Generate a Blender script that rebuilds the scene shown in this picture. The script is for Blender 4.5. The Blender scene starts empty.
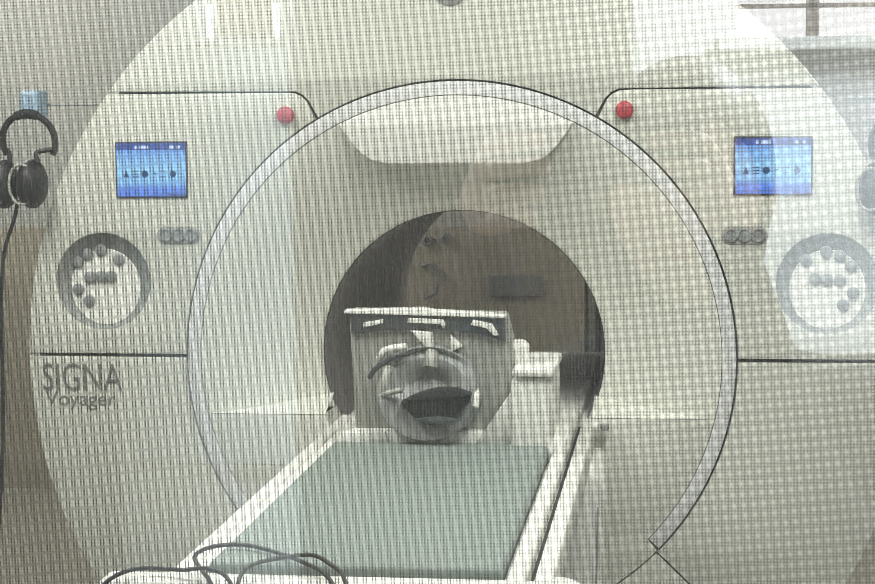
import bpy, bmesh, math, random
from mathutils import Vector, Matrix
PI = math.pi
rnd = random.Random(4)
C = bpy.context.scene.collection
AX = 1.0                      # height of the bore axis

# ------------------------------------------------------------------ materials
def mat(name, col, rough=0.5, metal=0.0, noise=0.0, nscale=20.0, bump=0.0, spec=0.5, coat=0.0):
    m = bpy.data.materials.new(name); m.use_nodes = True
    nt = m.node_tree; b = nt.nodes['Principled BSDF']
    b.inputs['Roughness'].default_value = rough
    b.inputs['Metallic'].default_value = metal
    b.inputs['Specular IOR Level'].default_value = spec
    b.inputs['Coat Weight'].default_value = coat
    tc = nt.nodes.new('ShaderNodeTexCoord')
    n = nt.nodes.new('ShaderNodeTexNoise'); n.inputs['Scale'].default_value = nscale
    n.inputs['Detail'].default_value = 4
    nt.links.new(tc.outputs['Object'], n.inputs['Vector'])
    mx = nt.nodes.new('ShaderNodeMix'); mx.data_type = 'RGBA'
    d = [max(0, c * (1 - noise)) for c in col]; l = [min(1, c * (1 + noise)) for c in col]
    mx.inputs['A'].default_value = (*d, 1); mx.inputs['B'].default_value = (*l, 1)
    nt.links.new(n.outputs['Fac'], mx.inputs['Factor'])
    nt.links.new(mx.outputs['Result'], b.inputs['Base Color'])
    if bump:
        bp = nt.nodes.new('ShaderNodeBump'); bp.inputs['Strength'].default_value = bump
        bp.inputs['Distance'].default_value = 0.01
        nt.links.new(n.outputs['Fac'], bp.inputs['Height']); nt.links.new(bp.outputs['Normal'], b.inputs['Normal'])
    return m

def emit(name, col, s):
    m = bpy.data.materials.new(name); m.use_nodes = True
    nt = m.node_tree; nt.nodes.remove(nt.nodes['Principled BSDF'])
    e = nt.nodes.new('ShaderNodeEmission'); e.inputs['Color'].default_value = (*col, 1); e.inputs['Strength'].default_value = s
    nt.links.new(e.outputs[0], nt.nodes['Material Output'].inputs['Surface'])
    return m

def glass(name, fac, tint=(1, 1, 1)):
    m = bpy.data.materials.new(name); m.use_nodes = True
    nt = m.node_tree; nt.nodes.remove(nt.nodes['Principled BSDF'])
    t = nt.nodes.new('ShaderNodeBsdfTransparent'); t.inputs[0].default_value = (*tint, 1)
    g = nt.nodes.new('ShaderNodeBsdfGlossy'); g.inputs['Roughness'].default_value = 0.0
    g.inputs[0].default_value = (0.93, 0.98, 1.0, 1)
    x = nt.nodes.new('ShaderNodeMixShader'); x.inputs[0].default_value = fac
    nt.links.new(t.outputs[0], x.inputs[1]); nt.links.new(g.outputs[0], x.inputs[2])
    nt.links.new(x.outputs[0], nt.nodes['Material Output'].inputs['Surface'])
    return m

def screen_mat():
    """blue display picture: deep blue rims, pale cyan middle (the screen gives off this light)"""
    m = bpy.data.materials.new('display_glow'); m.use_nodes = True
    nt = m.node_tree; nt.nodes.remove(nt.nodes['Principled BSDF'])
    tc = nt.nodes.new('ShaderNodeTexCoord'); sp = nt.nodes.new('ShaderNodeSeparateXYZ')
    nt.links.new(tc.outputs['Generated'], sp.inputs[0])
    cr = nt.nodes.new('ShaderNodeValToRGB'); e = cr.color_ramp.elements
    e[0].position = 0.0; e[0].color = (0.11, 0.24, 0.80, 1)
    e[1].position = 1.0; e[1].color = (0.10, 0.22, 0.75, 1)
    for p, c in ((0.16, (0.15, 0.31, 0.88, 1)), (0.24, (0.26, 0.56, 1.0, 1)), (0.5, (0.33, 0.66, 1.0, 1)), (0.8, (0.24, 0.50, 1.0, 1))):
        k = e.new(p); k.color = c
    nt.links.new(sp.outputs['Z'], cr.inputs[0])
    em = nt.nodes.new('ShaderNodeEmission'); em.inputs['Strength'].default_value = SCREEN
    nt.links.new(cr.outputs[0], em.inputs['Color'])
    nt.links.new(em.outputs[0], nt.nodes['Material Output'].inputs['Surface'])
    return m

def shield_mat():
    """woven metal gauze: two sets of fine threads whose density beats in a coarser tilted check"""
    m = bpy.data.materials.new('woven_shield_gauze'); m.use_nodes = True
    nt = m.node_tree; N = nt.nodes; L = nt.links
    b = N['Principled BSDF']
    b.inputs['Base Color'].default_value = (*WIRE_COL, 1); b.inputs['Roughness'].default_value = 0.55
    b.inputs['Metallic'].default_value = 0.0; b.inputs['Specular IOR Level'].default_value = 0.3
    tc = N.new('ShaderNodeTexCoord'); sp = N.new('ShaderNodeSeparateXYZ'); L.new(tc.outputs['Object'], sp.inputs[0])
    def mth(op, a, c=None, clamp=False):
        n = N.new('ShaderNodeMath'); n.operation = op; n.use_clamp = clamp
        for i, v in enumerate((a, c)):
            if v is None: continue
            if isinstance(v, (int, float)): n.inputs[i].default_value = v
            else: L.new(v, n.inputs[i])
        return n.outputs[0]
    X, Z = sp.outputs['X'], sp.outputs['Z']
    def wave(kx, kz, ph=0.0):         # cosine of 2*pi*(kx x + kz z), in cycles per metre
        s = mth('ADD', mth('MULTIPLY', X, 2 * PI * kx), mth('MULTIPLY', Z, 2 * PI * kz))
        return mth('COSINE', mth('ADD', s, ph))
    px = 0.000372
    f = 1 / (3.2 * px)
    t = math.radians(8)
    fu = mth('ADD', mth('MULTIPLY', wave(f, 0.006 * f), 0.5), 0.5)
    fv = mth('ADD', mth('MULTIPLY', wave(-0.012 * f, f * 1.0), 0.5), 0.5)
    cu = 1 / (9.6 * px); cv = 1 / (10.7 * px)
    gu = mth('ADD', mth('MULTIPLY', wave(cu * math.cos(t), cu * math.sin(t)), 0.5), 0.5)
    gv = mth('ADD', mth('MULTIPLY', wave(-cv * math.sin(t) * 0.85, cv * math.cos(t)), 0.5), 0.5)
    # slow random drift of the thread strength over the window
    nz = N.new('ShaderNodeTexNoise'); nz.inputs['Scale'].default_value = 9.0; L.new(tc.outputs['Object'], nz.inputs['Vector'])
    drift = mth('ADD', mth('MULTIPLY', nz.outputs['Fac'], 0.8), 0.6)
    xfade = mth('MULTIPLY', mth('ADD', X, 0.24), 3.8, True)     # thread pattern changes from left to right
    high = mth('MULTIPLY', mth('ADD', Z, 0.05), 9.0, True)
    gu2 = mth('POWER', gu, 3.0); gv2 = mth('POWER', gv, 3.5)
    gate = mth('MULTIPLY', mth('SUBTRACT', 1.0, mth('MULTIPLY', gu2, mth('SUBTRACT', 0.72, mth('MULTIPLY', high, 0.10)))), mth('SUBTRACT', 1.0, mth('MULTIPLY', gv2, mth('SUBTRACT', 0.9, mth('MULTIPLY', high, 0.2)))))
    cross = mth('ADD', mth('MULTIPLY', mth('MULTIPLY', gu, gv), mth('MULTIPLY', mth('ADD', gu, gv), 0.40)), mth('MULTIPLY', mth('ADD', gu2, gv2), 0.14), True)
    au = mth('MULTIPLY', fu, mth('SUBTRACT', 1.0, mth('MAXIMUM', mth('MULTIPLY', xfade, 0.45), mth('MULTIPLY', high, 0.34))))
    av = mth('MULTIPLY', fv, mth('MULTIPLY', drift, mth('ADD', mth('ADD', 0.34, mth('MULTIPLY', high, 0.14)), mth('MULTIPLY', xfade, 0.12))))
    fine = mth('SUBTRACT', 1.0, mth('MULTIPLY', mth('SUBTRACT', 1.0, au), mth('SUBTRACT', 1.0, av)))
    # where the two layers fall out of step the fine threads fade and a flat grey stays
    covl = mth('ADD', mth('MULTIPLY', mth('MULTIPLY', fine, gate), 1.05), mth('MULTIPLY', gv2, mth('SUBTRACT', 0.50, mth('MULTIPLY', high, 0.16))), True)
    covr = mth('MULTIPLY', mth('ADD', mth('MULTIPLY', fine, 0.74), 0.20), mth('SUBTRACT', 1.0, mth('MULTIPLY', cross, 0.80)), True)
    cov = mth('ADD', mth('MULTIPLY', covl, mth('SUBTRACT', 1.0, xfade)), mth('MULTIPLY', covr, xfade), True)
    cov = mth('MULTIPLY', cov, WIRE_COV)
    tr = N.new('ShaderNodeBsdfTransparent'); mx = N.new('ShaderNodeMixShader')
    L.new(cov, mx.inputs[0]); L.new(tr.outputs[0], mx.inputs[1]); L.new(b.outputs[0], mx.inputs[2])
    L.new(mx.outputs[0], N['Material Output'].inputs['Surface'])
    return m

def wood_mat(name, c1, c2):
    m = bpy.data.materials.new(name); m.use_nodes = True
    nt = m.node_tree; b = nt.nodes['Principled BSDF']; b.inputs['Roughness'].default_value = 0.45
    tc = nt.nodes.new('ShaderNodeTexCoord'); mp = nt.nodes.new('ShaderNodeMapping')
    mp.inputs['Scale'].default_value = (14, 14, 0.8); nt.links.new(tc.outputs['Object'], mp.inputs[0])
    n = nt.nodes.new('ShaderNodeTexNoise'); n.inputs['Scale'].default_value = 3; n.inputs['Detail'].default_value = 6
    nt.links.new(mp.outputs[0], n.inputs['Vector'])
    cr = nt.nodes.new('ShaderNodeValToRGB'); cr.color_ramp.elements[0].color = (*c1, 1); cr.color_ramp.elements[1].color = (*c2, 1)
    cr.color_ramp.elements[0].position = .3; cr.color_ramp.elements[1].position = .7
    nt.links.new(n.outputs['Fac'], cr.inputs[0]); nt.links.new(cr.outputs[0], b.inputs['Base Color'])
    return m

def pad_mat():
    m = mat('grey_green_vinyl', (0.235, 0.275, 0.252), 0.55, noise=0.06, nscale=60, bump=0.05)
    return m

SCREEN = 1.8
LS, LB, LC = 31.5, 36.0, 69.0
WIRE_COL = (0.028, 0.028, 0.024)
WIRE_COV = 0.96
M = {}
M['shell'] = mat('white_scanner_shell', (0.62, 0.62, 0.555), 0.42, noise=0.015, nscale=3)
M['flare'] = mat('bore_funnel_shell_lit', (0.70, 0.70, 0.63), 0.5, noise=0.015, nscale=3)  # paler than the shell: light caught by the funnel is put into the colour
M['groove'] = mat('dark_seam', (0.20, 0.20, 0.185), 0.8)
M['ring'] = mat('grey_ring_trim', (0.69, 0.69, 0.69), 0.4)
M['bore'] = mat('bore_liner_shade_grey', (0.18, 0.17, 0.165), 0.6)  # darker than a real liner, the shade inside the bore is in the colour
M['white'] = mat('white_plastic', (0.80, 0.79, 0.74), 0.4, noise=0.01)
M['lightgrey'] = mat('light_grey_plastic', (0.34, 0.34, 0.305), 0.45, noise=0.03)
M['midgrey'] = mat('mid_grey_plastic', (0.27, 0.28, 0.27), 0.45, noise=0.04)
M['keyring'] = mat('keypad_ring_shade_grey', (0.27, 0.28, 0.27), 0.5)  # grey deepens the shade on the recessed dish wall
M['key'] = mat('grey_button', (0.25, 0.26, 0.26), 0.5)
M['smoke'] = mat('smoked_band', (0.075, 0.085, 0.09), 0.25)
M['black'] = mat('black_rubber', (0.012, 0.012, 0.013), 0.5)
M['blackfoam'] = mat('black_foam', (0.012, 0.014, 0.015), 0.85, noise=.2, bump=.2)
M['red'] = mat('red_stop_plastic', (0.44, 0.05, 0.065), 0.4)
M['ink'] = mat('dark_lettering', (0.17, 0.17, 0.16), 0.6)
M['pad'] = pad_mat()
M['metal'] = mat('brushed_metal', (0.5, 0.5, 0.5), 0.35, metal=1)
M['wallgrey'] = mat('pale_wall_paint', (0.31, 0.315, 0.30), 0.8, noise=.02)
M['wainscot'] = mat('taupe_wall_cladding', (0.28, 0.255, 0.205), 0.7, noise=.05)
M['floor'] = mat('vinyl_floor', (0.21, 0.20, 0.17), 0.5, noise=.05, nscale=8)
M['ceiling'] = mat('ceiling_tiles', (0.75, 0.75, 0.72), 0.9, noise=.02)
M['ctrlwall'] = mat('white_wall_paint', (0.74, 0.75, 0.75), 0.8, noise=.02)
M['board'] = mat('whiteboard_enamel', (0.50, 0.57, 0.62), 0.3)
M['wood'] = wood_mat('dark_wood', (0.028, 0.021, 0.015), (0.05, 0.037, 0.026))
M['cork'] = mat('brown_cork', (0.22, 0.14, 0.09), 0.9, noise=.2, nscale=120)
M['frame'] = mat('brown_window_frame', (0.20, 0.145, 0.12), 0.5)
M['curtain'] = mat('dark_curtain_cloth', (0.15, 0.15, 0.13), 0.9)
M['bench'] = mat('dark_bench_top', (0.17, 0.15, 0.14), 0.6)
M['vent'] = mat('dark_vent_plate', (0.15, 0.15, 0.155), 0.6)
M['hookblue'] = mat('blue_hook_plastic', (0.28, 0.38, 0.48), 0.4)
M['screen'] = screen_mat()
M['header'] = emit('display_header', (0.08, 0.13, 0.42), SCREEN)
M['glyphw'] = emit('display_white_marks', (0.55, 0.70, 1.0), SCREEN)
M['glyphd'] = emit('display_dark_marks', (0.03, 0.09, 0.22), SCREEN)
M['lamp'] = ((0.97, 1.0, 0.93), LS)
M['diffuser'] = emit('ceiling_panel_diffuser', (0.97, 1.0, 0.95), 6.0)
M['lampb'] = ((1.0, 0.98, 0.88), LB)
M['lampc'] = ((0.88, 0.95, 1.0), LC)
M['tube'] = emit('tube_lamp_white', (0.92, 0.97, 1.0), 3.5)
M['glass'] = glass('window_glass', 0.13)
M['glass2'] = glass('outside_window_glass', 0.04)
M['gauze'] = shield_mat()
M['skin'] = mat('skin', (0.55, 0.36, 0.27), 0.5)
M['hair'] = mat('dark_hair', (0.02, 0.015, 0.012), 0.5)
M['jumper'] = mat('dark_jumper', (0.035, 0.035, 0.04), 0.9)
M['trousers'] = mat('dark_trousers', (0.03, 0.03, 0.045), 0.9)

# ------------------------------------------------------------------ helpers
def obj(name, me, m, parent=None):
    if isinstance(me, bmesh.types.BMesh):
        bm = me; me = bpy.data.meshes.new(name); bmesh.ops.recalc_face_normals(bm, faces=bm.faces)
        bm.to_mesh(me); bm.free()
    o = bpy.data.objects.new(name, me); C.objects.link(o)
    if m: me.materials.clear(); me.materials.append(m)
    if parent: o.parent = parent
    return o
def tag(o, label=None, cat=None, group=None, kind=None):
    for k, v in (('label', label), ('category', cat), ('group', group), ('kind', kind)):
        if v: o[k] = v
    return o
def thing(name, label, cat, loc=(0, 0, 0), group=None):
    o = bpy.data.objects.new(name, None); C.objects.link(o); o.location = loc
    bpy.context.view_layer.update()
    return tag(o, label, cat, group)
def put(o, parent):            # parent while keeping world coordinates
    o.parent = parent; o.matrix_parent_inverse = Matrix.Translation(-parent.location)
    return o
def smooth(o, ang=40):
    for p in o.data.polygons: p.use_smooth = True
    try: o.data.set_sharp_from_angle(angle=math.radians(ang))
    except Exception: pass
    return o
def box(x0, x1, y0, y1, z0, z1, bev=0.0, seg=2, bm=None):
    b = bmesh.new()
    bmesh.ops.create_cube(b, size=1)
    for v in b.verts:
        v.co = Vector(((x0 + x1) / 2 + v.co.x * (x1 - x0), (y0 + y1) / 2 + v.co.y * (y1 - y0), (z0 + z1) / 2 + v.co.z * (z1 - z0)))
    if bev: bmesh.ops.bevel(b, geom=list(b.edges), offset=bev, segments=seg, affect='EDGES', profile=0.5)
    if bm is None: return b
    me = bpy.data.meshes.new('tmp'); b.to_mesh(me); b.free(); bm.from_mesh(me); bpy.data.meshes.remove(me); return bm
def lathe_y(prof, n=96, a0=0, a1=2 * PI, cx=0, cz=0, bm=None, zmin=None, sx=1, sz=1):
    """profile of (r, y) turned about the y axis through (cx, cz)"""
    bm = bm or bmesh.new(); full = abs(a1 - a0 - 2 * PI) < 1e-6
    k = n if full else n + 1; rows = []
    for (r, y) in prof:
        if r < 1e-6:
            rows.append([bm.verts.new((cx, y, cz))]); continue
        row = []
        for i in range(k):
            a = a0 + (a1 - a0) * i / n
            z = cz + r * sz * math.sin(a)
            if zmin is not None: z = max(z, zmin)
            row.append(bm.verts.new((cx + r * sx * math.cos(a), y, z)))
        rows.append(row)
    for A, B in zip(rows, rows[1:]):
        for i in range(n):
            j = (i + 1) % k
            q = [A[i % len(A)], A[j % len(A)], B[j % len(B)], B[i % len(B)]]
            u = []
            for v in q:
                if v not in u: u.append(v)
            if len(u) > 2:
                try: bm.faces.new(u)
                except ValueError: pass
    return bm
def plate(splines, y0, y1, bev=0.003):
    """outline(s) in (x, z) turned into a bevelled plate between y0 and y1; inner outlines become holes"""
    cu = bpy.data.curves.new('tmp', 'CURVE'); cu.dimensions = '2D'; cu.fill_mode = 'BOTH'
    for pts in splines:
        s = cu.splines.new('POLY'); s.points.add(len(pts) - 1); s.use_cyclic_u = True
        for p, (x, z) in zip(s.points, pts): p.co = (x, z, 0, 1)
    cu.extrude = (y1 - y0) / 2 - bev; cu.bevel_depth = bev; cu.bevel_resolution = 1; cu.offset = -bev
    o = bpy.data.objects.new('tmp', cu); C.objects.link(o); bpy.context.view_layer.update()
    me = bpy.data.meshes.new_from_object(o.evaluated_get(bpy.context.evaluated_depsgraph_get()))
    bpy.data.objects.remove(o); bpy.data.curves.remove(cu)
    for v in me.vertices:
        x, z, d = v.co; v.co = (x, (y0 + y1) / 2 - d, z)
    bm = bmesh.new(); bm.from_mesh(me); bpy.data.meshes.remove(me)
    bmesh.ops.remove_doubles(bm, verts=bm.verts, dist=1e-5)
    return bm
def arc(r, a0, a1, n=48, cx=0, cz=0):
    return [(cx + r * math.cos(math.radians(a0 + (a1 - a0) * i / n)), cz + r * math.sin(math.radians(a0 + (a1 - a0) * i / n))) for i in range(n + 1)]
def up(pts): return [(x, z + AX) for x, z in pts]
def mir(pts): return [(-x, z) for x, z in pts][::-1]
def catmull(P, n=10):
    P = [Vector(p) for p in P]; Q = [2 * P[0] - P[1]] + P + [2 * P[-1] - P[-2]]; out = []
    for i in range(1, len(Q) - 2):
        a, b, c, d = Q[i - 1:i + 3]
        for k in range(n):
            t = k / n
            out.append(0.5 * ((2 * b) + (c - a) * t + (2 * a - 5 * b + 4 * c - d) * t * t + (3 * b - a - 3 * c + d) * t ** 3))
    out.append(P[-1]); return out
def tube(pts, r, n=10, bm=None, sm=10, radii=None):
    bm = bm or bmesh.new(); P = catmull(pts, sm) if sm else [Vector(p) for p in pts]
    prev = None; rows = []
    nrm = Vector((0, 0, 1))
    for i, p in enumerate(P):
        t = (P[min(i + 1, len(P) - 1)] - P[max(i - 1, 0)]).normalized()
        if prev is None:
            nrm = t.orthogonal().normalized()
        else:
            nrm = (nrm - t * nrm.dot(t)).normalized()
        prev = t; b = t.cross(nrm)
        rr = r if radii is None else radii(i / (len(P) - 1))
        rows.append([bm.verts.new(p + (nrm * math.cos(2 * PI * k / n) + b * math.sin(2 * PI * k / n)) * rr) for k in range(n)])
    for A, B in zip(rows, rows[1:]):
        for k in range(n): bm.faces.new((A[k], A[(k + 1) % n], B[(k + 1) % n], B[k]))
    bm.faces.new(rows[0][::-1]); bm.faces.new(rows[-1]); return bm
def ellipsoid(cx, cy, cz, rx, ry, rz, bm=None, u=24, v=16):
    b = bmesh.new(); bmesh.ops.create_uvsphere(b, u_segments=u, v_segments=v, radius=1)
    for q in b.verts: q.co = Vector((cx + q.co.x * rx, cy + q.co.y * ry, cz + q.co.z * rz))
    if bm is None: return b
    me = bpy.data.meshes.new('t'); b.to_mesh(me); b.free(); bm.from_mesh(me); bpy.data.meshes.remove(me); return bm
def text_bm(s, size, width, x, z, y, depth=0.002):
    cu = bpy.data.curves.new('tmp', 'FONT'); cu.body = s; cu.size = size; cu.extrude = depth; cu.offset = -.011 * size
    o = bpy.data.objects.new('tmp', cu); C.objects.link(o); bpy.context.view_layer.update()
    me = bpy.data.meshes.new_from_object(o.evaluated_get(bpy.context.evaluated_depsgraph_get()))
    bpy.data.objects.remove(o); bpy.data.curves.remove(cu)
    xs = [v.co.x for v in me.vertices]; k = width / (max(xs) - min(xs)); x0 = min(xs)
    for v in me.vertices: v.co = (x + (v.co.x - x0) * k, y - v.co.z, z + v.co.y)
    bm = bmesh.new(); bm.from_mesh(me); bpy.data.meshes.remove(me); return bm

# ------------------------------------------------------------------ the rooms
XL, XR, YB, YG, YC, H = -2.7, 2.9, 3.2, -3.75, -7.2, 2.7
def struct(name, bm, m): return tag(obj(name, bm, m), kind='structure')
struct('floor', box(XL - .1, XR + .1, YC - .1, YB + .1, -0.1, 0), M['floor'])
struct('ceiling', box(XL - .1, XR + .1, YC - .1, YB + .1, H, H + .1), M['ceiling'])
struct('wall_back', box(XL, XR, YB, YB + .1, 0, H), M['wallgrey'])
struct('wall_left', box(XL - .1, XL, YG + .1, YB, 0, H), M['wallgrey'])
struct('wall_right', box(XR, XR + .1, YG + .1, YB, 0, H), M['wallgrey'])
struct('trim_1', box(XL, XR, YB - .02, YB, 0, 1.12), M['wainscot'])
# partition with the observation window
wx0, wx1, wz0, wz1 = -0.45, 1.55, 0.95, 2.15
b = box(XL, wx0, YG - .1, YG + .1, 0, H); box(wx1, XR, YG - .1, YG + .1, 0, H, bm=b)
box(wx0, wx1, YG - .1, YG + .1, 0, wz0, bm=b); box(wx0, wx1, YG - .1, YG + .1, wz1, H, bm=b)
struct('wall_front', b, M['ctrlwall'])
w = thing('window_1', None, None, ((wx0 + wx1) / 2, YG, wz0)); w['kind'] = 'structure'
t_ = 0.06
b = box(wx0, wx1, YG - .12, YG + .12, wz0, wz0 + t_); box(wx0, wx1, YG - .12, YG + .12, wz1 - t_, wz1, bm=b)
box(wx0, wx0 + t_, YG - .12, YG + .12, wz0 + t_, wz1 - t_, bm=b); box(wx1 - t_, wx1, YG - .12, YG + .12, wz0 + t_, wz1 - t_, bm=b)
put(obj('window_frame', b, M['metal']), w)
put(obj('glass_pane', box(wx0 + .05, wx1 - .05, YG - .006, YG + .006, wz0 + .05, wz1 - .05), M['glass']), w)
bm = bmesh.new()
cxw, czw = (wx0 + wx1) / 2, (wz0 + wz1) / 2
hx, hz = (wx1 - wx0) / 2 - .05, (wz1 - wz0) / 2 - .05
bm.faces.new([bm.verts.new(p) for p in ((-hx, 0, -hz), (hx, 0, -hz), (hx, 0, hz), (-hx, 0, hz))])
g = obj('shield_gauze', bm, M['gauze']); g.location = (cxw, YG, czw); put(g, w)
g['label'] = 'fine woven metal shielding gauze laminated in the glass'
# control room shell
struct('wall_control_left', box(XL - .1, XL, YC, YG - .1, 0, H), M['ctrlwall'])
struct('wall_control_right', box(XR, XR + .1, YC, YG - .1, 0, H), M['ctrlwall'])
# rear wall with a daylight window
ax0, ax1, az0, az1 = 0.646, 1.9, 1.743, 2.4
b = box(XL, ax0, YC - .1, YC, 0, H); box(ax1, XR, YC - .1, YC, 0, H, bm=b)
box(ax0, ax1, YC - .1, YC, 0, az0, bm=b); box(ax0, ax1, YC - .1, YC, az1, H, bm=b)
struct('wall_rear', b, M['ctrlwall'])
w2 = thing('window_2', None, None, ((ax0 + ax1) / 2, YC, az0)); w2['kind'] = 'structure'
b = box(.799, .825, YC - .06, YC - .02, az0, az1); box(ax0, ax1, YC - .06, YC - .02, 1.8085, 1.8165, bm=b)
box(1.35, 1.376, YC - .06, YC - .02, az0, az1, bm=b); box(ax0, ax1, YC - .06, YC - .02, az1 - .03, az1, bm=b)
put(obj('mullion', b, M['frame']), w2)
put(obj('glass_pane', box(ax0, ax1, YC - .045, YC - .039, az0, az1), M['glass2']), w2)
put(obj('window_sill', box(ax0 - .04, ax1 + .04, YC - .1, YC + .07, az0 - .028, az0, .004), M['white']), w2)

# ------------------------------------------------------------------ lights
def lamp_panel(name, x, y, sx, sy, m, label, group):
    t = thing(name, label, 'lamp', (x, y, H), group)
    b = box(x - sx / 2 - .03, x + sx / 2 + .03, y - sy / 2 - .03, y + sy / 2 + .03, H - .03, H)
    put(obj('lamp_frame', b, M['white']), t)
    put(obj('diffuser', box(x - sx / 2, x + sx / 2, y - sy / 2, y + sy / 2, H - .04, H - .029), M['diffuser']), t)
    col, pw = m
    l = bpy.data.lights.new('lamp_light', 'AREA'); l.shape = 'RECTANGLE'; l.size = sx; l.size_y = sy; l.energy = pw * sx * sy * PI; l.color = col
    lo = bpy.data.objects.new('lamp_light', l); C.objects.link(lo); lo.location = (x, y, H - .045); put(lo, t)
lamp_panel('ceiling_lamp', -1.2, -1.15, 0.6, 1.2, M['lamp'], 'flat ceiling light panel in front of the scanner, over its left half', 'scan room ceiling lights')
lamp_panel('ceiling_lamp', 0.75, -1.3, 0.6, 1.2, M['lamp'], 'flat ceiling light panel in front of the scanner, over the patient table', 'scan room ceiling lights')
lamp_panel('ceiling_lamp', -2.2, 2.1, 0.6, 1.2, M['lampb'], 'added ceiling light panel behind the scanner, brightening the back wall at left', 'scan room ceiling lights')  # extra lamp, put in to lighten the back wall
lamp_panel('ceiling_lamp', 2.3, 2.1, 0.6, 1.2, ((1.0, 0.98, 0.92), LB * 1.5), 'added ceiling light panel behind the scanner, brightening the back wall at right', 'scan room ceiling lights')  # second extra lamp for the back wall, made stronger
lamp_panel('ceiling_lamp', 1.45, -6.0, 0.6, 1.2, ((0.90, 0.95, 1.0), LC * 1.22), 'cool ceiling light panel in the control room by the daylight window', 'control room ceiling lights')
lamp_panel('ceiling_lamp', -1.5, -5.9, 0.6, 1.2, M['lampc'], 'cool ceiling light panel in the control room by the whiteboard', 'control room ceiling lights')

# ------------------------------------------------------------------ scanner
RF = 0.629
sc = thing('mri_scanner', 'large round white scanner with wide central bore and twin blue displays', 'medical scanner', (0, 0.4, 0))
RO, RI, RA, RB, D = 1.065, 0.667, 0.6625, 0.35, 0.125
def spart(name, bm, m, parent=None, sm=True):
    o = obj(name, bm, m); put(o, sc) if parent is None else None
    if parent is not None:
        o.parent = parent; o.matrix_parent_inverse = parent.matrix_parent_inverse.copy() if False else Matrix.Identity(4)
    if sm: smooth(o)
    return o
# housing behind the front covers
prof = [(0.615, 0.05), (1.045, 0.05), (1.062, 0.06), (1.065, 0.10), (1.06, 0.30), (1.03, 0.36), (0.99, 0.40), (0.985, 1.45), (0.93, 1.55), (0.45, 1.58), (0.36, 1.55)]
spart('housing', lathe_y(prof, 128, cz=AX, zmin=0.005), M['shell'])
spart('seam_backing', lathe_y([(0.60, 0.033), (1.05, 0.033), (1.05, 0.045), (0.60, 0.045)], 128, cz=AX, zmin=0.01), M['groove'], sm=False)
at = math.degrees(math.asin(.6415 / RO))
upper = arc(RO, at + .2, 180 - at - .2, 64) + [(-.41, .6415), (-.385, .641), (-.367, .632), (-.355, .620)] + arc(RI, 119.8, 60.2, 40) + [(.355, .620), (.367, .632), (.385, .641), (.41, .6415)]
spart('upper_cover', plate([up(upper)], 0, .03), M['shell'])
a1 = math.degrees(math.asin(.6385 / RO))
ctrl = arc(RO, .25, a1, 48) + [(.414, .6385), (.388, .6372), (.3705, .629), (.3585, .6165)] + arc(RI, 59.5, .4, 48)
KR = .118
for s in (1, -1):
    pts = ctrl if s > 0 else mir(ctrl)
    kc = (.872 * s, .183)
    hole = arc(KR, 0, 360, 64, kc[0], kc[1])[:-1]
    p_ = spart('control_panel', plate([up(pts), up(hole)], 0, .03), M['shell'])
low = [(RO, -.003)] + [(RO * math.cos(math.radians(a)), RO * math.sin(math.radians(a))) for a in range(-1, -44, -1)] + arc(RO, -44, -44.1, 1) + arc(RI, -44, -.4, 48)
for s in (1, -1):
    spart('side_cover', plate([up(low if s > 0 else mir(low))], 0, .03), M['shell'])
bot = [(x, max(z, -.985)) for x, z in arc(RO, -44.4, -135.6, 64)] + arc(RI, -135.7, -44.3, 48)
spart('bottom_cover', plate([up(bot)], 0, .03), M['shell'])
ring = arc(RA, -43.2, 223.2, 160) + arc(.6305, 223.2, -43.2, 160)
spart('ring_trim', plate([up(ring)], -.003, .03, .002), M['ring'])
# funnel
def depth(r):
    t = (r - RB) / (RF - RB); t = min(max(t, 0), 1); return D * (1 - t) ** 1.25
prof = [(.36, D + .03), (RB + .001, D + .012), (RB, D + .004), (RB + .004, D - .003)] + [(RB + .012 + (RF - RB - .012) * i / 24, depth(RB + .012 + (RF - RB - .012) * i / 24)) for i in range(25)] + [(RF, .03)]
bm = lathe_y(prof, 160, cz=AX)
res = bmesh.ops.bisect_plane(bm, geom=list(bm.verts) + list(bm.edges) + list(bm.faces), plane_co=(0, 0, AX - .14), plane_no=(0, 0, 1), clear_inner=True)
spart('bore_funnel', bm, M['flare'])
xa = math.sqrt(.625 ** 2 - .14 ** 2); xb = math.sqrt(.353 ** 2 - .14 ** 2)
for s in (1, -1):
    prev = None; bm = bmesh.new()
    for i in range(25):
        x = xb + (xa - xb) * i / 24
        q = [bm.verts.new((s * x, -.001, AX - .14)), bm.verts.new((s * x, depth(math.hypot(x, .14)) + .004, AX - .14 + .036 * depth(math.hypot(x, .14)) / D))]
        if prev: bm.faces.new((prev[0], q[0], q[1], prev[1]))
        prev = q
    put(obj('funnel_ledge', bm, M['flare']), sc)
a14 = math.degrees(math.asin(.1398 / RF)); b14 = math.degrees(math.asin(.1398 / .355))
lowdisc = arc(RF, -a14, -43.4, 24) + arc(.664, -43.8, -136.2, 64) + arc(RF, -136.6, -180 + a14, 24) + arc(.355, -180 + b14, -b14, 48)
spart('lower_disc_panel', plate([up(lowdisc)], 0, .03), M['flare'])
vis = [(-.275, .553), (-.262, .535), (-.245, .512), (-.222, .488), (-.2, .475), (-.165, .467)]
vis = vis + mir(vis) + arc(.6275, 63.5, 116.5, 32)
spart('visor', plate([up(vis)], -.012, .11, .006), M['white'])
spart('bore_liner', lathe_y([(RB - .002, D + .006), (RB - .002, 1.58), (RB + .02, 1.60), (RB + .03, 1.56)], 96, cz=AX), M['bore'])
bm = lathe_y([(.356, .004), (.352, .06), (RB - .002, D + .01)], 128, cz=AX)
bmesh.ops.bisect_plane(bm, geom=list(bm.verts) + list(bm.edges) + list(bm.faces), plane_co=(0, 0, AX - .1385), plane_no=(0, 0, 1), clear_outer=True)
spart('bore_throat', bm, M['flare'])
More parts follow.
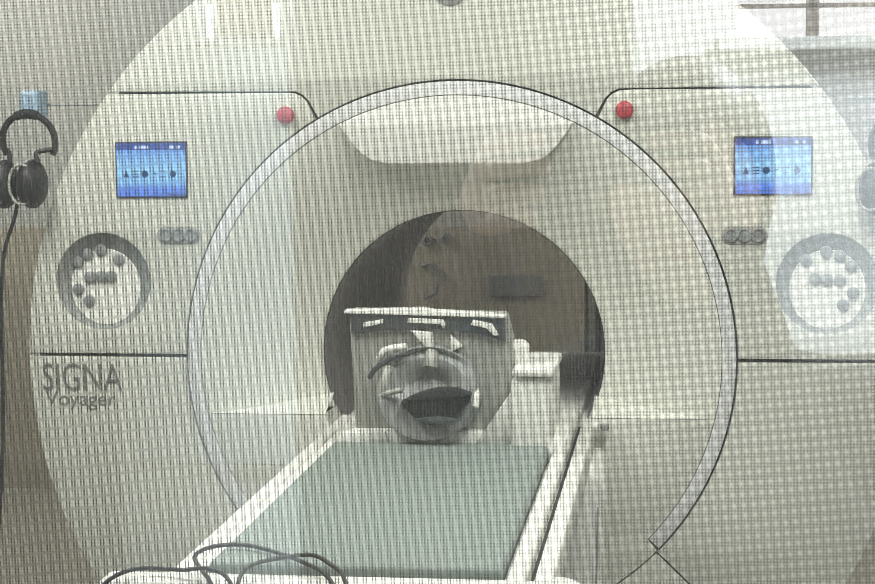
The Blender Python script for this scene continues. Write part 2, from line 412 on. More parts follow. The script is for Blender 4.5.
spart('bore_deck', box(-.335, .31, D + .005, 1.5, .79, .826, .004), M['white'])  # white deck, widened on the left to stand in for the lit bore bottom
# displays
def display(s):
    x0, x1, z0, z1 = (.657, .831, 1.394, 1.524) if s > 0 else (-.829, -.658, 1.391, 1.520)
    d = obj('display', box(x0 - .004, x1 + .004, -.004, .01, z0 - .004, z1 + .004, .002), M['black']); put(d, sc)
    d['label'] = 'blue touch display on the %s control panel' % ('right' if s > 0 else 'left')
    def sub(n, bm, m):
        o = obj(n, bm, m); o.parent = d; o.matrix_parent_inverse = Matrix.Translation(-sc.location).inverted() @ Matrix.Translation(-sc.location); return o
    sub('screen', box(x0, x1, -.006, -.004, z0, z1), M['screen'])
    h = z1 - z0; w_ = x1 - x0
    sub('header_bar', box(x0, x1, -.0075, -.006, z1 - h * .13, z1), M['header'])
    for u0, u1 in ((.27, .31), (.34, .47), (.78, .84), (.88, .93)):
        sub('header_mark', box(x0 + w_ * u0, x0 + w_ * u1, -.0085, -.0075, z1 - h * .105, z1 - h * .045), M['glyphw'])
    zc = z0 + h * .42
    b = bmesh.new()
    lathe_y([(0, -.0075), (.0085, -.0075), (.0085, -.006)], 20, cx=x0 + w_ * .41, cz=zc, bm=b)
    lathe_y([(0, -.0075), (.0075, -.0075), (.0075, -.006)], 20, cx=x0 + w_ * .82, cz=zc, bm=b)
    box(x0 + w_ * .79, x0 + w_ * .81, -.0075, -.006, zc - .011, zc + .011, bm=b)
    for k in range(3): box(x0 + w_ * .23, x0 + w_ * .32, -.007, -.006, zc - .008 + k * .007, zc - .0055 + k * .007, bm=b)
    v = [b.verts.new((x0 + w_ * .14 + dx, -.0075, zc + dz)) for dx, dz in ((-.007, -.008), (.007, -.008), (.0, .009))]; b.faces.new(v)
    box(x0 + w_ * .53, x0 + w_ * .57, -.007, -.006, zc, zc + .003, bm=b); box(x0 + w_ * .63, x0 + w_ * .71, -.007, -.006, zc - .006, zc - .0045, bm=b)
    box(x0 + w_ * .63, x0 + w_ * .71, -.007, -.006, zc + .006, zc + .0075, bm=b)
    sub('screen_icons', b, M['glyphd'])
    sub('footer_bar', box(x0 + w_ * .75, x1, -.0075, -.006, z0, z0 + h * .05), M['header'])
display(-1); display(1)
# keypads, recessed dishes with round keys
def keypad(s):
    cx, cz = .872 * s, AX + .183
    ix, iz = cx + .002 * s, cz - .016
    n = 64; bm = bmesh.new()
    rows = [[(cx + KR * math.cos(2 * PI * i / n), 0.001, cz + KR * math.sin(2 * PI * i / n)) for i in range(n)],
            [(cx + (KR - .002) * math.cos(2 * PI * i / n), .006, cz + (KR - .002) * math.sin(2 * PI * i / n)) for i in range(n)],
            [(ix + .088 * math.cos(2 * PI * i / n), .028, iz + .094 * math.sin(2 * PI * i / n)) for i in range(n)]]
    vr = [[bm.verts.new(p) for p in r] for r in rows]
    for A, B in zip(vr, vr[1:]):
        for i in range(n): bm.faces.new((A[i], A[(i + 1) % n], B[(i + 1) % n], B[i]))
    k = obj('keypad', bm, M['keyring']); put(k, sc); smooth(k)
    def sub(n_, bm_, m_):
        o = obj(n_, bm_, m_); o.parent = k; smooth(o); return o
    sub('key_plate', lathe_y([(.089, .0285), (.087, .026), (.0, .026)], 64, cx=ix, cz=iz, sz=1.065), M['white'])
    K = [(-.011, .075), (-.046, .065), (-.070, .045), (.034, .052), (-.040, .008), (-.012, .010), (.013, .010), (-.071, -.022), (-.044, -.050)]
    if s > 0: K = [(-.048, .054), (-.002, .073), (.030, .064), (.056, .040), (-.027, .010), (.001, .008), (.031, .008), (.061, -.023), (.038, -.051)]
    for dx, dz in K:
        r = .0145
        sub('key', lathe_y([(r, .026), (r, .0205), (r * .8, .0185), (0, .0185)], 24, cx=cx + dx, cz=cz + dz), M['key'])
keypad(-1); keypad(1)
for s in (-1, 1):
    x = .68 * s
    pill = arc(.022, -90, 90, 16, x + .032, .297) + arc(.022, 90, 270, 16, x - .032, .297)
    k = obj('button_group', plate([up(pill)], -.003, .004, .002), M['lightgrey']); put(k, sc)
    for i in (-1, 0, 1):
        o = obj('button', lathe_y([(.0165, .0), (.0165, -.006), (.0155, -.0085), (.0125, -.0085), (.011, -.006), (.0, -.0055)], 28, cx=x + i * .031, cz=AX + .297), M['key']); o.parent = k; smooth(o)
    x, z = (.4, AX + .591) if s > 0 else (-.409, AX + .585)
    k = obj('stop_button', lathe_y([(.021, -.004), (.021, -.014), (.0185, -.019), (.012, -.022), (0, -.023)], 32, cx=x, cz=z), M['red']); put(k, sc); smooth(k)
    o = obj('collar', lathe_y([(.0235, .002), (.0235, -.005), (.019, -.005)], 32, cx=x, cz=z), M['shell']); o.parent = k; smooth(o)
o = obj('lettering', text_bm('SIGNA', .098, .2, -1.031, AX - .087, -.001), M['ink']); put(o, sc)
o = obj('lettering', text_bm('Voyager', .05, .178, -1.026, AX - .124, -.001, .001), M['ink']); put(o, sc)
o = obj('badge', lathe_y([(.045, .002), (.045, -.004), (.038, -.006), (0, -.006)], 40, cx=-.01, cz=AX + .885), M['midgrey']); put(o, sc); smooth(o)
# hooks on the rim
for s in (-1, 1):
    x = s * 1.042
    o = obj('hook_bracket', box(min(x, x - s * .2), max(x, x - s * .2), .055, .075, AX + .612, AX + .618, .002), M['midgrey']); put(o, sc)
    o = obj('headset_hook', box(x - .026, x + .026, -.016, .055, AX + .580, AX + .650, .010), M['hookblue']); put(o, sc)

# ------------------------------------------------------------------ patient table
TX = .022
tb = thing('patient_table', 'long white patient table running out of the bore towards the window', 'table', (TX, -.8, 0))
def tpart(name, bm, m, sm=True, parent=None):
    o = obj(name, bm, m); put(o, tb)
    if sm: smooth(o)
    return o
TE = -1.60
b = box(TX - .268, TX + .268, TE, 1.3, .815, .845, .008)
tpart('cradle', b, M['white'])
for s in (1, -1):
    tpart('cradle_lip', box(TX + s * .268 - (.030 if s > 0 else 0), TX + s * .268 + (0 if s > 0 else .026), TE, .10, .835, .868, .008, 3), M['white'])
    x0 = TX + s * .279; x1 = TX + s * .310
    tpart('side_rail', box(min(x0, x1), max(x0, x1), TE - .02, .02, .79, .858, .008, 3), M['white'])
tpart('side_gap', box(TX + .262, TX + .285, TE, .02, .78, .835), M['black'], False)
tpart('foot_bumper', box(-.372, .345, TE - .075, TE - .004, .80, .872, .016, 3), M['white'])
tpart('under_frame', box(TX - .24, TX + .24, TE + .05, -.05, .68, .80, .02), M['lightgrey'])
tpart('pedestal', box(TX - .17, TX + .17, -1.05, -.25, .08, .68, .04), M['lightgrey'])
tpart('base', box(TX - .27, TX + .27, -1.35, -.05, .02, .12, .03), M['white'])
for sx in (-1, 1):
    for yy in (-1.2, -.2):
        tpart('caster', lathe_y([(0, 0), (.05, 0), (.055, .01), (.055, .03), (.05, .04), (0, .04)], 24), M['black']).location = (TX + sx * .2 - TX * 0, yy, .055)
# docking column on the right under the rail
dk = [(.10, .05), (.345, .05), (.36, .3), (.368, .74), (.362, .775), (.345, .792), (.315, .798), (.10, .80)]
tpart('dock_column', plate([dk], -.36, -.02, .012), M['white'])
tpart('dock_seam', plate([[(.338, .05), (.342, .05), (.355, .72), (.351, .72)]], -.3625, -.355, .0008), M['midgrey'], False)
tpart('dock_latch', box(.345, .365, -.04, -.015, .835, .85, .004), M['midgrey'])
tpart('dock_latch', box(.315, .343, -.05, -.015, .838, .854, .004), M['white'])
# rounded release handle at the foot end
b = tube([(.335, -1.57, .842), (.352, -1.575, .842), (.366, -1.60, .838), (.372, -1.66, .81)], .024, 16)
tpart('release_handle', b, M['white'])
tpart('handle_gasket', lathe_y([(.034, -.006), (.036, 0), (.034, .006)], 24), M['midgrey']).matrix_local = Matrix.Identity(4)
bpy.data.objects.remove(bpy.data.objects['handle_gasket'])

pd = obj('table_pad', box(TX - .236, TX + .234, TE + .008, -.49, .846, .884, .012, 3), M['pad']); smooth(pd)
tag(pd, 'long grey green vinyl pad lying on the patient table', 'pad')

# ------------------------------------------------------------------ head coil on the table
hc = thing('head_coil', 'boxy grey head coil with dark top band standing on the patient table', 'head coil', (.0, -.3, .85))
def hpart(name, bm, m, sm=True):
    bmesh.ops.translate(bm, verts=bm.verts, vec=(0, -.12, 0)); o = obj(name, bm, m); put(o, hc)
    if sm: smooth(o)
    return o
hpart('coil_base', plate([[(-.185, .8465), (.2, .8465), (.2, .89), (.19, .905), (-.175, .905), (-.185, .89)]], -.36, -.02, .006), M['white'])
back = [(-.172, .90), (.182, .90), (.172, 1.10), (.160, 1.152), (.155, 1.157), (-.178, 1.163), (-.182, 1.157)]
hpart('coil_body', plate([back], -.33, -.26, .006), M['lightgrey'])
band = [(-.176, 1.112), (-.10, 1.122), (0, 1.126), (.10, 1.115), (.160, 1.098), (.158, 1.150), (-.180, 1.158)]
hpart('top_band', plate([band], -.342, -.325, .003), M['smoke'])
hpart('top_trim', plate([[(-.190, 1.158), (.160, 1.150), (.160, 1.156), (.0, 1.165), (-.02, 1.169), (-.190, 1.164)]], -.35, -.30, .003), M['white'])
for pts in ([(-.148, 1.128), (-.105, 1.137), (-.105, 1.146), (-.148, 1.138)], [(-.052, 1.139), (.02, 1.136), (.026, 1.126), (.03, 1.135), (.026, 1.146), (-.05, 1.149)],
            [(.085, 1.135), (.118, 1.128), (.135, 1.112), (.146, 1.113), (.13, 1.138), (.09, 1.146)]):
    hpart('band_highlight', plate([pts], -.349, -.34, .0015), M['white'])  # white blocks standing in for highlights on the dark band
# open helmet towards the table foot: tapering shell with a dark hollow
HX, HZ = -.006, .99
def helmet():
    bm = bmesh.new(); n = 40
    sec = [(-.325, .118, .102, 0), (-.36, .114, .100, -.002), (-.395, .106, .094, -.006), (-.412, .098, .086, -.010), (-.412, .090, .076, -.012), (-.405, .078, .062, -.012), (-.392, .05, .04, -.012)]
    rows = []
    for y, rx, rz, dz in sec:
        rows.append([bm.verts.new((HX + rx * math.cos(2 * PI * i / n), y + max(0, math.sin(2 * PI * i / n)) * (.05 if y < -.37 else 0), HZ + dz + rz * math.sin(2 * PI * i / n))) for i in range(n)])
    for A, B in zip(rows, rows[1:]):
        for i in range(n): bm.faces.new((A[i], A[(i + 1) % n], B[(i + 1) % n], B[i]))
    bm.faces.new(rows[-1])
    return bm
hpart('helmet_shell', helmet(), M['midgrey'])
n = 40
# dark pad: crescent lying in the helmet mouth
PX = .018
top = [(PX - .075 + .150 * i / n, HZ - .012 + .014 * math.sin(PI * i / n) + .012 * i / n) for i in range(n + 1)]
bott = [(PX - .075 + .150 * i / n, HZ - .012 - .056 * math.sin(PI * i / n) ** .8 + .012 * i / n) for i in range(n, -1, -1)]
hpart('head_pad', plate([top + bott[1:-1]], -.428, -.36, .008), M['blackfoam'])
hpart('pad_lining', plate([[(PX - .045 + .1 * i / 20, HZ - .047 + .006 * math.sin(PI * i / 20)) for i in range(21)] + [(PX + .055 - .1 * i / 20, HZ - .049 - .008 * math.sin(PI * i / 20)) for i in range(21)]], -.4325, -.426, .0015), M['smoke'])
hpart('pad_cover', plate([[(PX - .06 + .135 * i / 20, HZ - .004 + .012 * i / 20 + .014 * math.sin(PI * i / 20)) for i in range(21)] + [(PX + .075 - .135 * i / 20, HZ - .010 + .012 * (1 - i / 20)) for i in range(21)]], -.434, -.38, .003), M['blackfoam'])
# upper bridge and side arms of the helmet, highlight bars, mirror posts
for pts, r, m in (([(-.135, -.35, 1.02), (-.115, -.37, 1.045), (-.075, -.38, 1.070), (-.045, -.38, 1.077)], .006, 'smoke'),
                  ([(-.112, -.36, 1.062), (-.095, -.37, 1.082), (-.050, -.37, 1.090)], .008, 'white'),
                  ([(.095, -.36, 1.00), (.100, -.39, .985), (.098, -.40, .965)], .009, 'white'),
                  ([(-.088, -.37, 1.045), (-.098, -.39, 1.01), (-.098, -.39, .975)], .012, 'lightgrey'),
                  ([(.0, -.345, 1.075), (.002, -.36, 1.06), (.0, -.365, 1.045)], .016, 'lightgrey')):  # last bar stands in for a soft highlight on the coil
    hpart('coil_arm_and_glint', tube(pts, r, 12), M[m])
for pts in ([(-.045, 1.122), (.002, 1.118), (.004, 1.076), (-.006, 1.078)], [(.040, 1.114), (.066, 1.088), (.05, 1.080), (.042, 1.076)]):
    hpart('mirror_post', plate([pts], -.355, -.32, .004), M['white'])
hpart('coil_arm_and_glint', tube([(-.105, -.40, .985), (-.085, -.41, .995), (-.055, -.41, 1.002)], .006, 10), M['lightgrey'])  # small pale bar in place of a highlight
# stepped white connector block to the right of the coil
hpart('connector_block', box(.175, .262, -.40, -.12, .845, 1.028, .012, 3), M['white'])
hpart('connector_lid', box(.178, .268, -.41, -.12, 1.032, 1.048, .006), M['white'])
hpart('connector_step', box(.255, .292, -.40, .05, .845, .893, .01), M['white'])
hpart('corner_post', tube([(.186, -.30, 1.0), (.186, -.30, 1.07), (.186, -.29, 1.085)], .021, 16), M['white'])
# tray wing with curved right edge
hpart('tray_wing', plate([[(.09, .872), (.196, .866), (.212, .88), (.214, .915), (.208, .96), (.198, .99), (.17, .99)]], -.366, -.335, .006), M['white'])
hpart('tray_wing', plate([[(-.21, .86), (-.09, .866), (-.10, .905), (-.2, .90)]], -.366, -.32, .006), M['white'])

# ------------------------------------------------------------------ headsets
def headset(X, Y, Z, s, name, label, cord):
    t = thing(name, label, 'headphones', (X, Y, Z), 'headsets hanging on the scanner rim')
    def hp(n_, bm, m, par=None):
        o = obj(n_, bm, m); put(o, t); smooth(o)
        if par is not None:
            o.parent = par; o.matrix_parent_inverse = par.matrix_parent_inverse.copy() if False else Matrix.Identity(4)
        return o
    # band: hangs from its top at (X, Z)
    R = .066
    pts = [(X - s * R * math.cos(a) * 1.0, Y - .012 * math.sin(a), Z - R * .95 - .012 + R * 1.0 * math.sin(a)) for a in [math.radians(d) for d in range(-30, 211, 12)]]
    hp('headband', tube(pts, .008, 10, sm=4), M['black'])
    hp('band_pad', tube(pts[8:13], .0115, 10, sm=4), M['blackfoam'])
    for k, (dx, ry, tilt) in enumerate(((-.058, .044, .15), (.012, .060, -.25))):
        cx = X + s * dx; cz = Z - .178
        b = ellipsoid(cx, Y - .02, cz, .036, ry, .060)
        cup = hp('ear_cup', b, M['black'])
        rim = [(cx - s * .004 + s * .034 * math.cos(a) * .9 - s * .01, Y - .02 - ry * .62, cz + .048 * math.sin(a)) for a in [math.radians(d) for d in range(60, 301, 20)]]
        hp('cup_rim', tube(rim, .0038, 8, sm=4), M['lightgrey'], cup)
        hp('yoke', tube([(cx + s * .02, Y - .03, cz + .05), (cx + s * .012, Y - .015, cz + .075), (X + s * (.058 if k else -.058), Y, Z - .095)], .006, 8), M['black'])
    hp('cord', tube(cord, .0048, 10), M['black'])
def P0(px, py, yy):
    """a point in the scan room that the photograph shows at (px, py), yy metres along the room"""
    cx, cy, cz, yaw, pit, roll, f = CAM
    F = Vector((-math.sin(yaw) * math.cos(pit), math.cos(yaw) * math.cos(pit), -math.sin(pit)))
    R = F.cross(Vector((0, 0, 1))).normalized(); U = R.cross(F)
    R2 = math.cos(roll) * R + math.sin(roll) * U; U2 = -math.sin(roll) * R + math.cos(roll) * U
    d = F + R2 * ((px - 437.5) / f) - U2 * ((py - 292) / f)
    return Vector((cx, cy, cz)) + d * ((yy - cy) / d.y)
CAM = (0.5217, -4.4383, 1.5901, 0.1272, 0.0958, -0.0079, 1874.9925)
headset(-1.040, -.03, 1.602, 1, 'headphones', 'black headphones hanging from the blue hook left of the scanner, cord trailing down',
        [(-1.065, -.05, 1.385), (-1.075, -.05, 1.34), (-1.108, -.04, 1.25), (-1.124, -.03, 1.10), (-1.128, -.02, .95), (-1.135, -.02, .75), (-1.16, -.03, .40), (-1.17, -.06, .04)])
headset(1.03, -.03, 1.585, 1, 'headphones', 'black headphones on the right rim of the scanner, cut by the picture edge',
        [(1.048, -.05, 1.37), (1.058, -.05, 1.3), (1.07, -.04, 1.1), (1.10, -.03, .8), (1.13, -.02, .4), (1.14, -.05, .04)])

# ------------------------------------------------------------------ black cable coiled at the table foot
ZT = .892
pts = [(-.16, -1.690, .70), (-.172, -1.690, .80), (-.182, -1.688, .868), (-.205, -1.655, .884), (-.232, -1.60, ZT), (-.230, -1.545, ZT), (-.205, -1.512, ZT), (-.165, -1.512, ZT), (-.11, -1.555, ZT), (-.055, -1.615, ZT), (-.01, -1.665, .886), (.012, -1.692, .862), (.02, -1.697, .80), (.005, -1.70, .72), (-.06, -1.70, .66), (-.125, -1.70, .72),
       (-.142, -1.697, .80), (-.142, -1.692, .862), (-.139, -1.668, .886), (-.125, -1.635, .893), (-.09, -1.612, .897), (-.04, -1.612, .903), (.0, -1.645, .893), (.022, -1.680, .884), (.028, -1.702, .84), (.0, -1.71, .64), (-.15, -1.71, .60), (-.33, -1.71, .70), (-.372, -1.702, .82), (-.352, -1.690, .868), (-.32, -1.660, .884), (-.28, -1.645, .884), (-.235, -1.658, .886), (-.19, -1.672, .892), (-.15, -1.69, .87), (-.12, -1.70, .75), (-.11, -1.70, .5)]
o = smooth(obj('cable', tube(pts, .0035, 10), M['black'])); tag(o, 'black cable looped over the foot end of the patient table', 'cable')

# ------------------------------------------------------------------ far side of the scan room
o = obj('vent_plate', box(-.24, -.02, YB - .035, YB - .02, .835, .925, .004), M['vent']); tag(o, 'dark flat vent plate on the taupe wall, seen through the bore', 'vent')
for x, z, lb in ((-.49, 1.065, 'round gas outlet on the back wall, nearer the bore wall'), (-.415, 1.075, 'round gas outlet on the back wall, nearer the vent plate')):
    t = tag(obj('gas_outlet', lathe_y([(.024, YB - .02), (.024, YB - .04), (.018, YB - .05), (.012, YB - .05), (.010, YB - .035), (0, YB - .035)], 24, cx=x, cz=z), M['vent']), lb, 'wall outlet', 'gas outlets on the back wall')
hk = [(-.52, YB - .03, .96), (-.47, YB - .05, .97), (-.445, YB - .05, .93), (-.455, YB - .05, .86), (-.50, YB - .04, .83)]
tag(smooth(obj('wall_hose', tube(hk, .009, 8), M['vent'])), 'short dark hose hanging on the wall under the gas outlets', 'hose')
# curtain in folds
bm = bmesh.new(); rows = []
for z in (0.05, 1.0, 2.2):
    rows.append([(.17 + .5 * i / 80, 2.75 + .03 * math.sin(i / 80 * 2 * PI * 11), z) for i in range(81)])
vr = [[bm.verts.new(p) for p in r] for r in rows]
for A, B in zip(vr, vr[1:]):
    for i in range(80): bm.faces.new((A[i], A[i + 1], B[i + 1], B[i]))
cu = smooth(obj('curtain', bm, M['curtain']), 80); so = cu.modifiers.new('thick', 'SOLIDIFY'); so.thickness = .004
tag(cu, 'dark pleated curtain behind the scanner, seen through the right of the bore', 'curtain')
t = thing('low_bench', 'low dark bench along the back wall behind the scanner', 'bench', (.0, 2.6, 0))
put(obj('bench_top', box(-.65, .65, 2.3, 2.68, .34, .38, .005), M['bench']), t)
for x in (-.6, .6):
    for y in (2.34, 2.64): put(obj('leg', box(x - .02, x + .02, y - .02, y + .02, 0, .34), M['bench']), t)

# ------------------------------------------------------------------ control room (seen in the glass)
t = thing('tall_cupboard', 'tall dark wooden cupboard in the control room, mirrored in the window glass', 'cupboard', (.09, -7.0, 0))
put(obj('cupboard_body', box(-.25, .43, -7.19, -6.82, 0, 2.25, .004), M['wood']), t)
for x0, x1, hxx in ((-.245, .088, .06), (.092, .425, .12)):
    d = put(obj('door', box(x0, x1, -6.82, -6.80, .06, 2.24, .003), M['wood']), t)
    h = obj('handle', tube([(hxx, -6.80, 1.0), (hxx, -6.77, 1.01), (hxx, -6.77, 1.14), (hxx, -6.80, 1.15)], .006, 8), M['black']); h.parent = d
t = thing('whiteboard', 'pale whiteboard beside the cupboard, mirrored in the left of the glass', 'whiteboard', (-.57, YC, .78))
put(obj('writing_surface', box(-.69, -.335, YC + .005, YC + .02, .80, 1.74), M['board']), t)
b = plate([[(-.70, .784), (-.325, .784), (-.325, 1.752), (-.70, 1.752)], [(-.69, .796), (-.335, .796), (-.335, 1.742), (-.69, 1.742)]], YC, YC + .028, .001)
put(obj('board_frame', b, M['metal']), t)
t = thing('notice_board', 'small brown cork board between two white tube lamps', 'notice board', (-.43, YC, 1.76))
put(obj('cork_panel', box(-.492, -.374, YC, YC + .02, 1.765, 2.2), M['cork']), t)
for x, lb in ((-.509, 'slim white tube lamp at the far side of the cork board'), (-.358, 'slim white tube lamp between cork board and cupboard')):
    t = thing('tube_lamp', lb, 'lamp', (x, YC, 1.76), 'tube lamps beside the cork board')
    put(obj('tube', box(x - .007, x + .007, YC + .012, YC + .03, 1.757, 1.832, .004), M['tube']), t)
    put(obj('lamp_back', box(x - .009, x + .009, YC, YC + .012, 1.75, 1.99), M['white']), t)
    put(obj('tube', box(x - .007, x + .007, YC + .012, YC + .03, 1.842, 1.98, .004), M['tube']), t)
t = thing('added_low_cabinet', 'low dark wooden cabinet added under the daylight window to darken the reflection', 'cabinet', (1.1, -7.0, 0))  # added dark unit, keeps the lower right of the reflection dim
put(obj('cabinet_body', box(.52, 2.3, -7.19, -6.8, 0, 1.06, .004), M['wood']), t)
for k in range(4):
    x0 = .525 + k * .444; d = put(obj('door', box(x0, x0 + .438, -6.8, -6.785, .06, 1.03, .003), M['wood']), t)
    h = obj('knob', ellipsoid(x0 + .4, -6.775, .7, .014, .012, .014, u=12, v=8), M['metal']); h.parent = d
t = thing('bookcase', 'dark wooden bookcase added left of the whiteboard to darken the reflection', 'bookcase', (-1.5, -7.0, 0))  # added dark unit, made tall to keep pale wall out of the left reflection
b = box(-2.3, -2.27, -7.19, -6.85, 0, 2.05); box(-.77, -.74, -7.19, -6.85, 0, 2.05, bm=b); box(-2.27, -.77, -7.19, -7.17, 0, 2.05, bm=b)
put(obj('carcass', b, M['wood']), t)
for z in (.05, .45, .85, 1.25, 1.65, 2.02): put(obj('shelf', box(-2.27, -.77, -7.17, -6.85, z, z + .03), M['wood']), t)

# ------------------------------------------------------------------ the person taking the picture (mirrored in the glass)
pr = thing('person', 'person in dark jumper holding up a phone, faintly mirrored in the glass', 'person', (.53, -4.9, 0))
def skinned(name, joints, edges, m, sub=2):
    me = bpy.data.meshes.new(name); me.from_pydata([j[0] for j in joints], edges, [])
    o = bpy.data.objects.new(name, me); C.objects.link(o)
    md = o.modifiers.new('skin', 'SKIN'); md.use_smooth_shade = True
    for v, j in zip(me.skin_vertices[0].data, joints):
        r = j[1]; v.radius = (r, r) if not isinstance(r, tuple) else r
    me.skin_vertices[0].data[0].use_root = True
    s = o.modifiers.new('sub', 'SUBSURF'); s.levels = sub; s.render_levels = sub
    bpy.context.view_layer.update()
    m2 = bpy.data.meshes.new_from_object(o.evaluated_get(bpy.context.evaluated_depsgraph_get()))
    bpy.data.objects.remove(o); bpy.data.meshes.remove(me)
    o = obj(name, m2, m); put(o, pr)
    for p in o.data.polygons: p.use_smooth = True
    return o
px_, py_ = .53, -4.92
J = [((px_, py_, .86), .13), ((px_, py_, 1.02), .115), ((px_, py_, 1.20), .13), ((px_, py_ + .0, 1.31), .11), ((px_, py_ + .01, 1.375), .052), ((px_, py_ + .02, 1.42), .05)]
E_ = [(0, 1), (1, 2), (2, 3), (3, 4), (4, 5)]
for s in (-1, 1):
    i = len(J)
    J += [((px_ + s * .155, py_, 1.305), .055), ((px_ + s * .20, py_ + .06, 1.09), .042), ((px_ - .03 + s * .13, py_ + .24, 1.28), .034), ((px_ - .067 + s * .092, py_ + .37, 1.50), .024)]
    E_ += [(3, i), (i, i + 1), (i + 1, i + 2), (i + 2, i + 3)]
    i = len(J)
    J += [((px_ + s * .09, py_, .80), .095), ((px_ + s * .10, py_ + .01, .45), .06), ((px_ + s * .10, py_ - .01, .09), .042), ((px_ + s * .11, py_ + .13, .035), .034)]
    E_ += [(0, i), (i, i + 1), (i + 1, i + 2), (i + 2, i + 3)]
body = skinned('clothed_body', J, E_, M['jumper'])
# head with face
bm = ellipsoid(px_, py_ + .035, 1.515, .074, .094, .112, u=40, v=30)
for v in bm.verts:
    d = v.co - Vector((px_, py_ + .035, 1.515))
    if d.z < -.03: v.co.x = px_ + d.x * (1 - .28 * min(1, (-d.z - .03) / .08)); v.co.y += .012 * min(1, (-d.z - .03) / .08)
    if d.y > .05:
        v.co.y += .022 * math.exp(-((d.x / .014) ** 2 + ((d.z + .016) / .026) ** 2))
        for s in (-1, 1): v.co.y -= .010 * math.exp(-(((d.x - s * .03) / .016) ** 2 + ((d.z - .008) / .013) ** 2))
        v.co.y += .006 * math.exp(-((d.x / .024) ** 2 + ((d.z + .055) / .010) ** 2))
lathe = ellipsoid(px_ - .076, py_ + .03, 1.51, .010, .020, .030, bm=bm, u=12, v=10); ellipsoid(px_ + .076, py_ + .03, 1.51, .010, .020, .030, bm=bm, u=12, v=10)
hd = smooth(put(obj('head', bm, M['skin']), pr), 80)
for s in (-1, 1):
    o = smooth(obj('eye', ellipsoid(px_ + s * .03, py_ + .117, 1.522, .012, .008, .008, u=12, v=8), M['white'])); o.parent = hd
    o = smooth(obj('iris', ellipsoid(px_ + s * .03, py_ + .1245, 1.522, .0055, .002, .0055, u=12, v=8), M['black'])); o.parent = hd
o = smooth(obj('lips', ellipsoid(px_, py_ + .128, 1.459, .023, .006, .007, u=14, v=8), mat('lips', (.45, .18, .16), .5))); o.parent = hd
bm = ellipsoid(px_, py_ + .022, 1.53, .086, .10, .112, u=36, v=28)
bmesh.ops.bisect_plane(bm, geom=list(bm.verts) + list(bm.edges) + list(bm.faces), plane_co=(px_, py_ + .085, 1.55), plane_no=(0, .8, -.5), clear_outer=True)
for v in bm.verts:
    if v.co.z < 1.50: v.co.z -= .10 * (1.50 - v.co.z) / .08 * .9; v.co.x = px_ + (v.co.x - px_) * (1.0 + .12 * (1.50 - v.co.z))
hr = smooth(put(obj('hair', bm, M['hair']), pr), 80); so = hr.modifiers.new('thick', 'SOLIDIFY'); so.thickness = .01
hl = skinned('trousers', [((px_, py_, .90), .142), ((px_, py_, .84), .142), ((px_ + .09, py_, .78), .105), ((px_ + .1, py_ + .01, .45), .075), ((px_ + .1, py_, .13), .062), ((px_ - .09, py_, .78), .105), ((px_ - .1, py_ + .01, .45), .075), ((px_ - .1, py_, .13), .062)],
             [(0, 1), (1, 2), (2, 3), (3, 4), (1, 5), (5, 6), (6, 7)], M['trousers'])
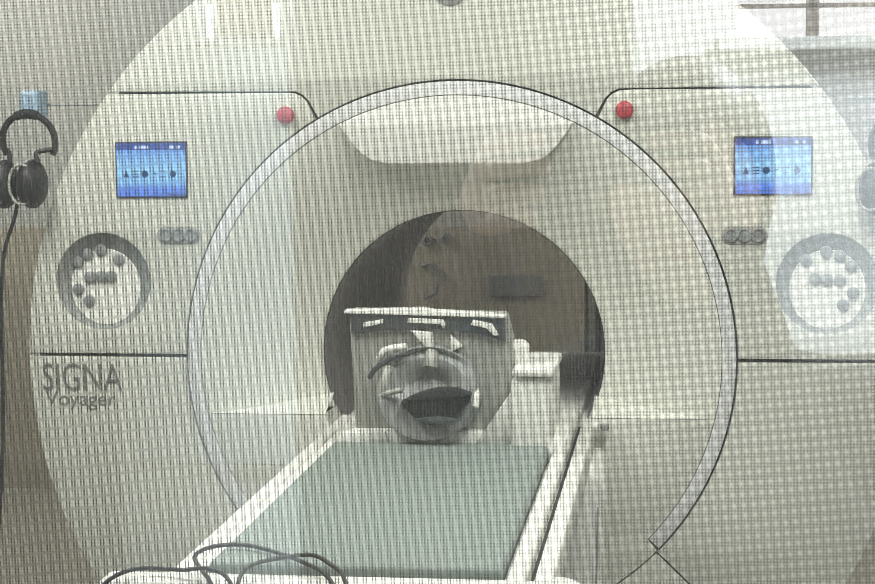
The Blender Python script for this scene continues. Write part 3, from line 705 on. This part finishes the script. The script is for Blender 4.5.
# hands: palm and five bent fingers each, around the phone edges
for s in (-1, 1):
    wx, wy, wz = px_ - .067 + s * .092, py_ + .37, 1.50
    H_ = [((wx, wy, wz), .022), ((wx - s * .008, wy + .035, wz + .02), .026), ((wx - s * .012, wy + .06, wz + .035), .026)]
    e = [(0, 1), (1, 2)]
    for k in range(4):
        i = len(H_); dz = .030 - k * .019; ln = (1.0, 1.1, 1.02, .82)[k]
        H_ += [((wx - s * .014, wy + .068, wz + .035 + dz), .0095), ((wx - s * .018, wy + .068 + .026 * ln, wz + .037 + dz), .0088), ((wx - s * (.018 + .020 * ln), wy + .085 + .012 * ln, wz + .038 + dz), .008), ((wx - s * (.018 + .038 * ln), wy + .085 + .004 * ln, wz + .038 + dz), .007)]
        e += [(2, i), (i, i + 1), (i + 1, i + 2), (i + 2, i + 3)]
    i = len(H_)
    H_ += [((wx - s * .022, wy + .030, wz + .022), .012), ((wx - s * .042, wy + .046, wz + .038), .010), ((wx - s * .058, wy + .058, wz + .050), .008)]
    e += [(1, i), (i, i + 1), (i + 1, i + 2)]
    skinned('hand', H_, e, M['skin'], 1)
ph = thing('phone', 'dark phone held up in both hands, mirrored in the glass', 'phone', (.46, -4.46, 1.56))
put(obj('phone_body', box(.385, .540, -4.472, -4.463, 1.535, 1.612, .004), M['black']), ph)
for x, z in ((.5217, 1.5901), (.5217, 1.566), (.5, 1.579)):
    put(obj('camera_lens', lathe_y([(.007, -4.463), (.007, -4.4605), (0, -4.4605)], 20, cx=x, cz=z), M['smoke']), ph)

# ------------------------------------------------------------------ camera, world, view
cx, cy, cz, yaw, pit, roll, f = CAM
cd = bpy.data.cameras.new('camera'); cam = bpy.data.objects.new('camera', cd); C.objects.link(cam)
F = Vector((-math.sin(yaw) * math.cos(pit), math.cos(yaw) * math.cos(pit), -math.sin(pit)))
R = F.cross(Vector((0, 0, 1))).normalized(); U = R.cross(F)
R2 = math.cos(roll) * R + math.sin(roll) * U; U2 = -math.sin(roll) * R + math.cos(roll) * U
cam.matrix_world = Matrix(((R2.x, U2.x, -F.x, cx), (R2.y, U2.y, -F.y, cy), (R2.z, U2.z, -F.z, cz), (0, 0, 0, 1)))
cd.sensor_width = 36; cd.lens = f * 36 / 875; cd.clip_start = .01
S = bpy.context.scene; S.camera = cam
wd = bpy.data.worlds.new('sky'); S.world = wd; wd.use_nodes = True
bg = wd.node_tree.nodes['Background']; bg.inputs[0].default_value = (1.0, .95, .95, 1); bg.inputs[1].default_value = 5.5
S.view_settings.view_transform = 'Standard'; S.view_settings.look = 'None'; S.view_settings.gamma = 1; S.view_settings.use_curve_mapping = False
S.view_settings.exposure = -0.16
S.cycles.filter_width = 0.85
S.cycles.use_denoising = True
S.cycles.use_adaptive_sampling = False
S.cycles.sample_clamp_indirect = 4.0
wd.cycles.sampling_method = 'NONE'
for m_ in bpy.data.materials: m_.cycles.emission_sampling = 'NONE'
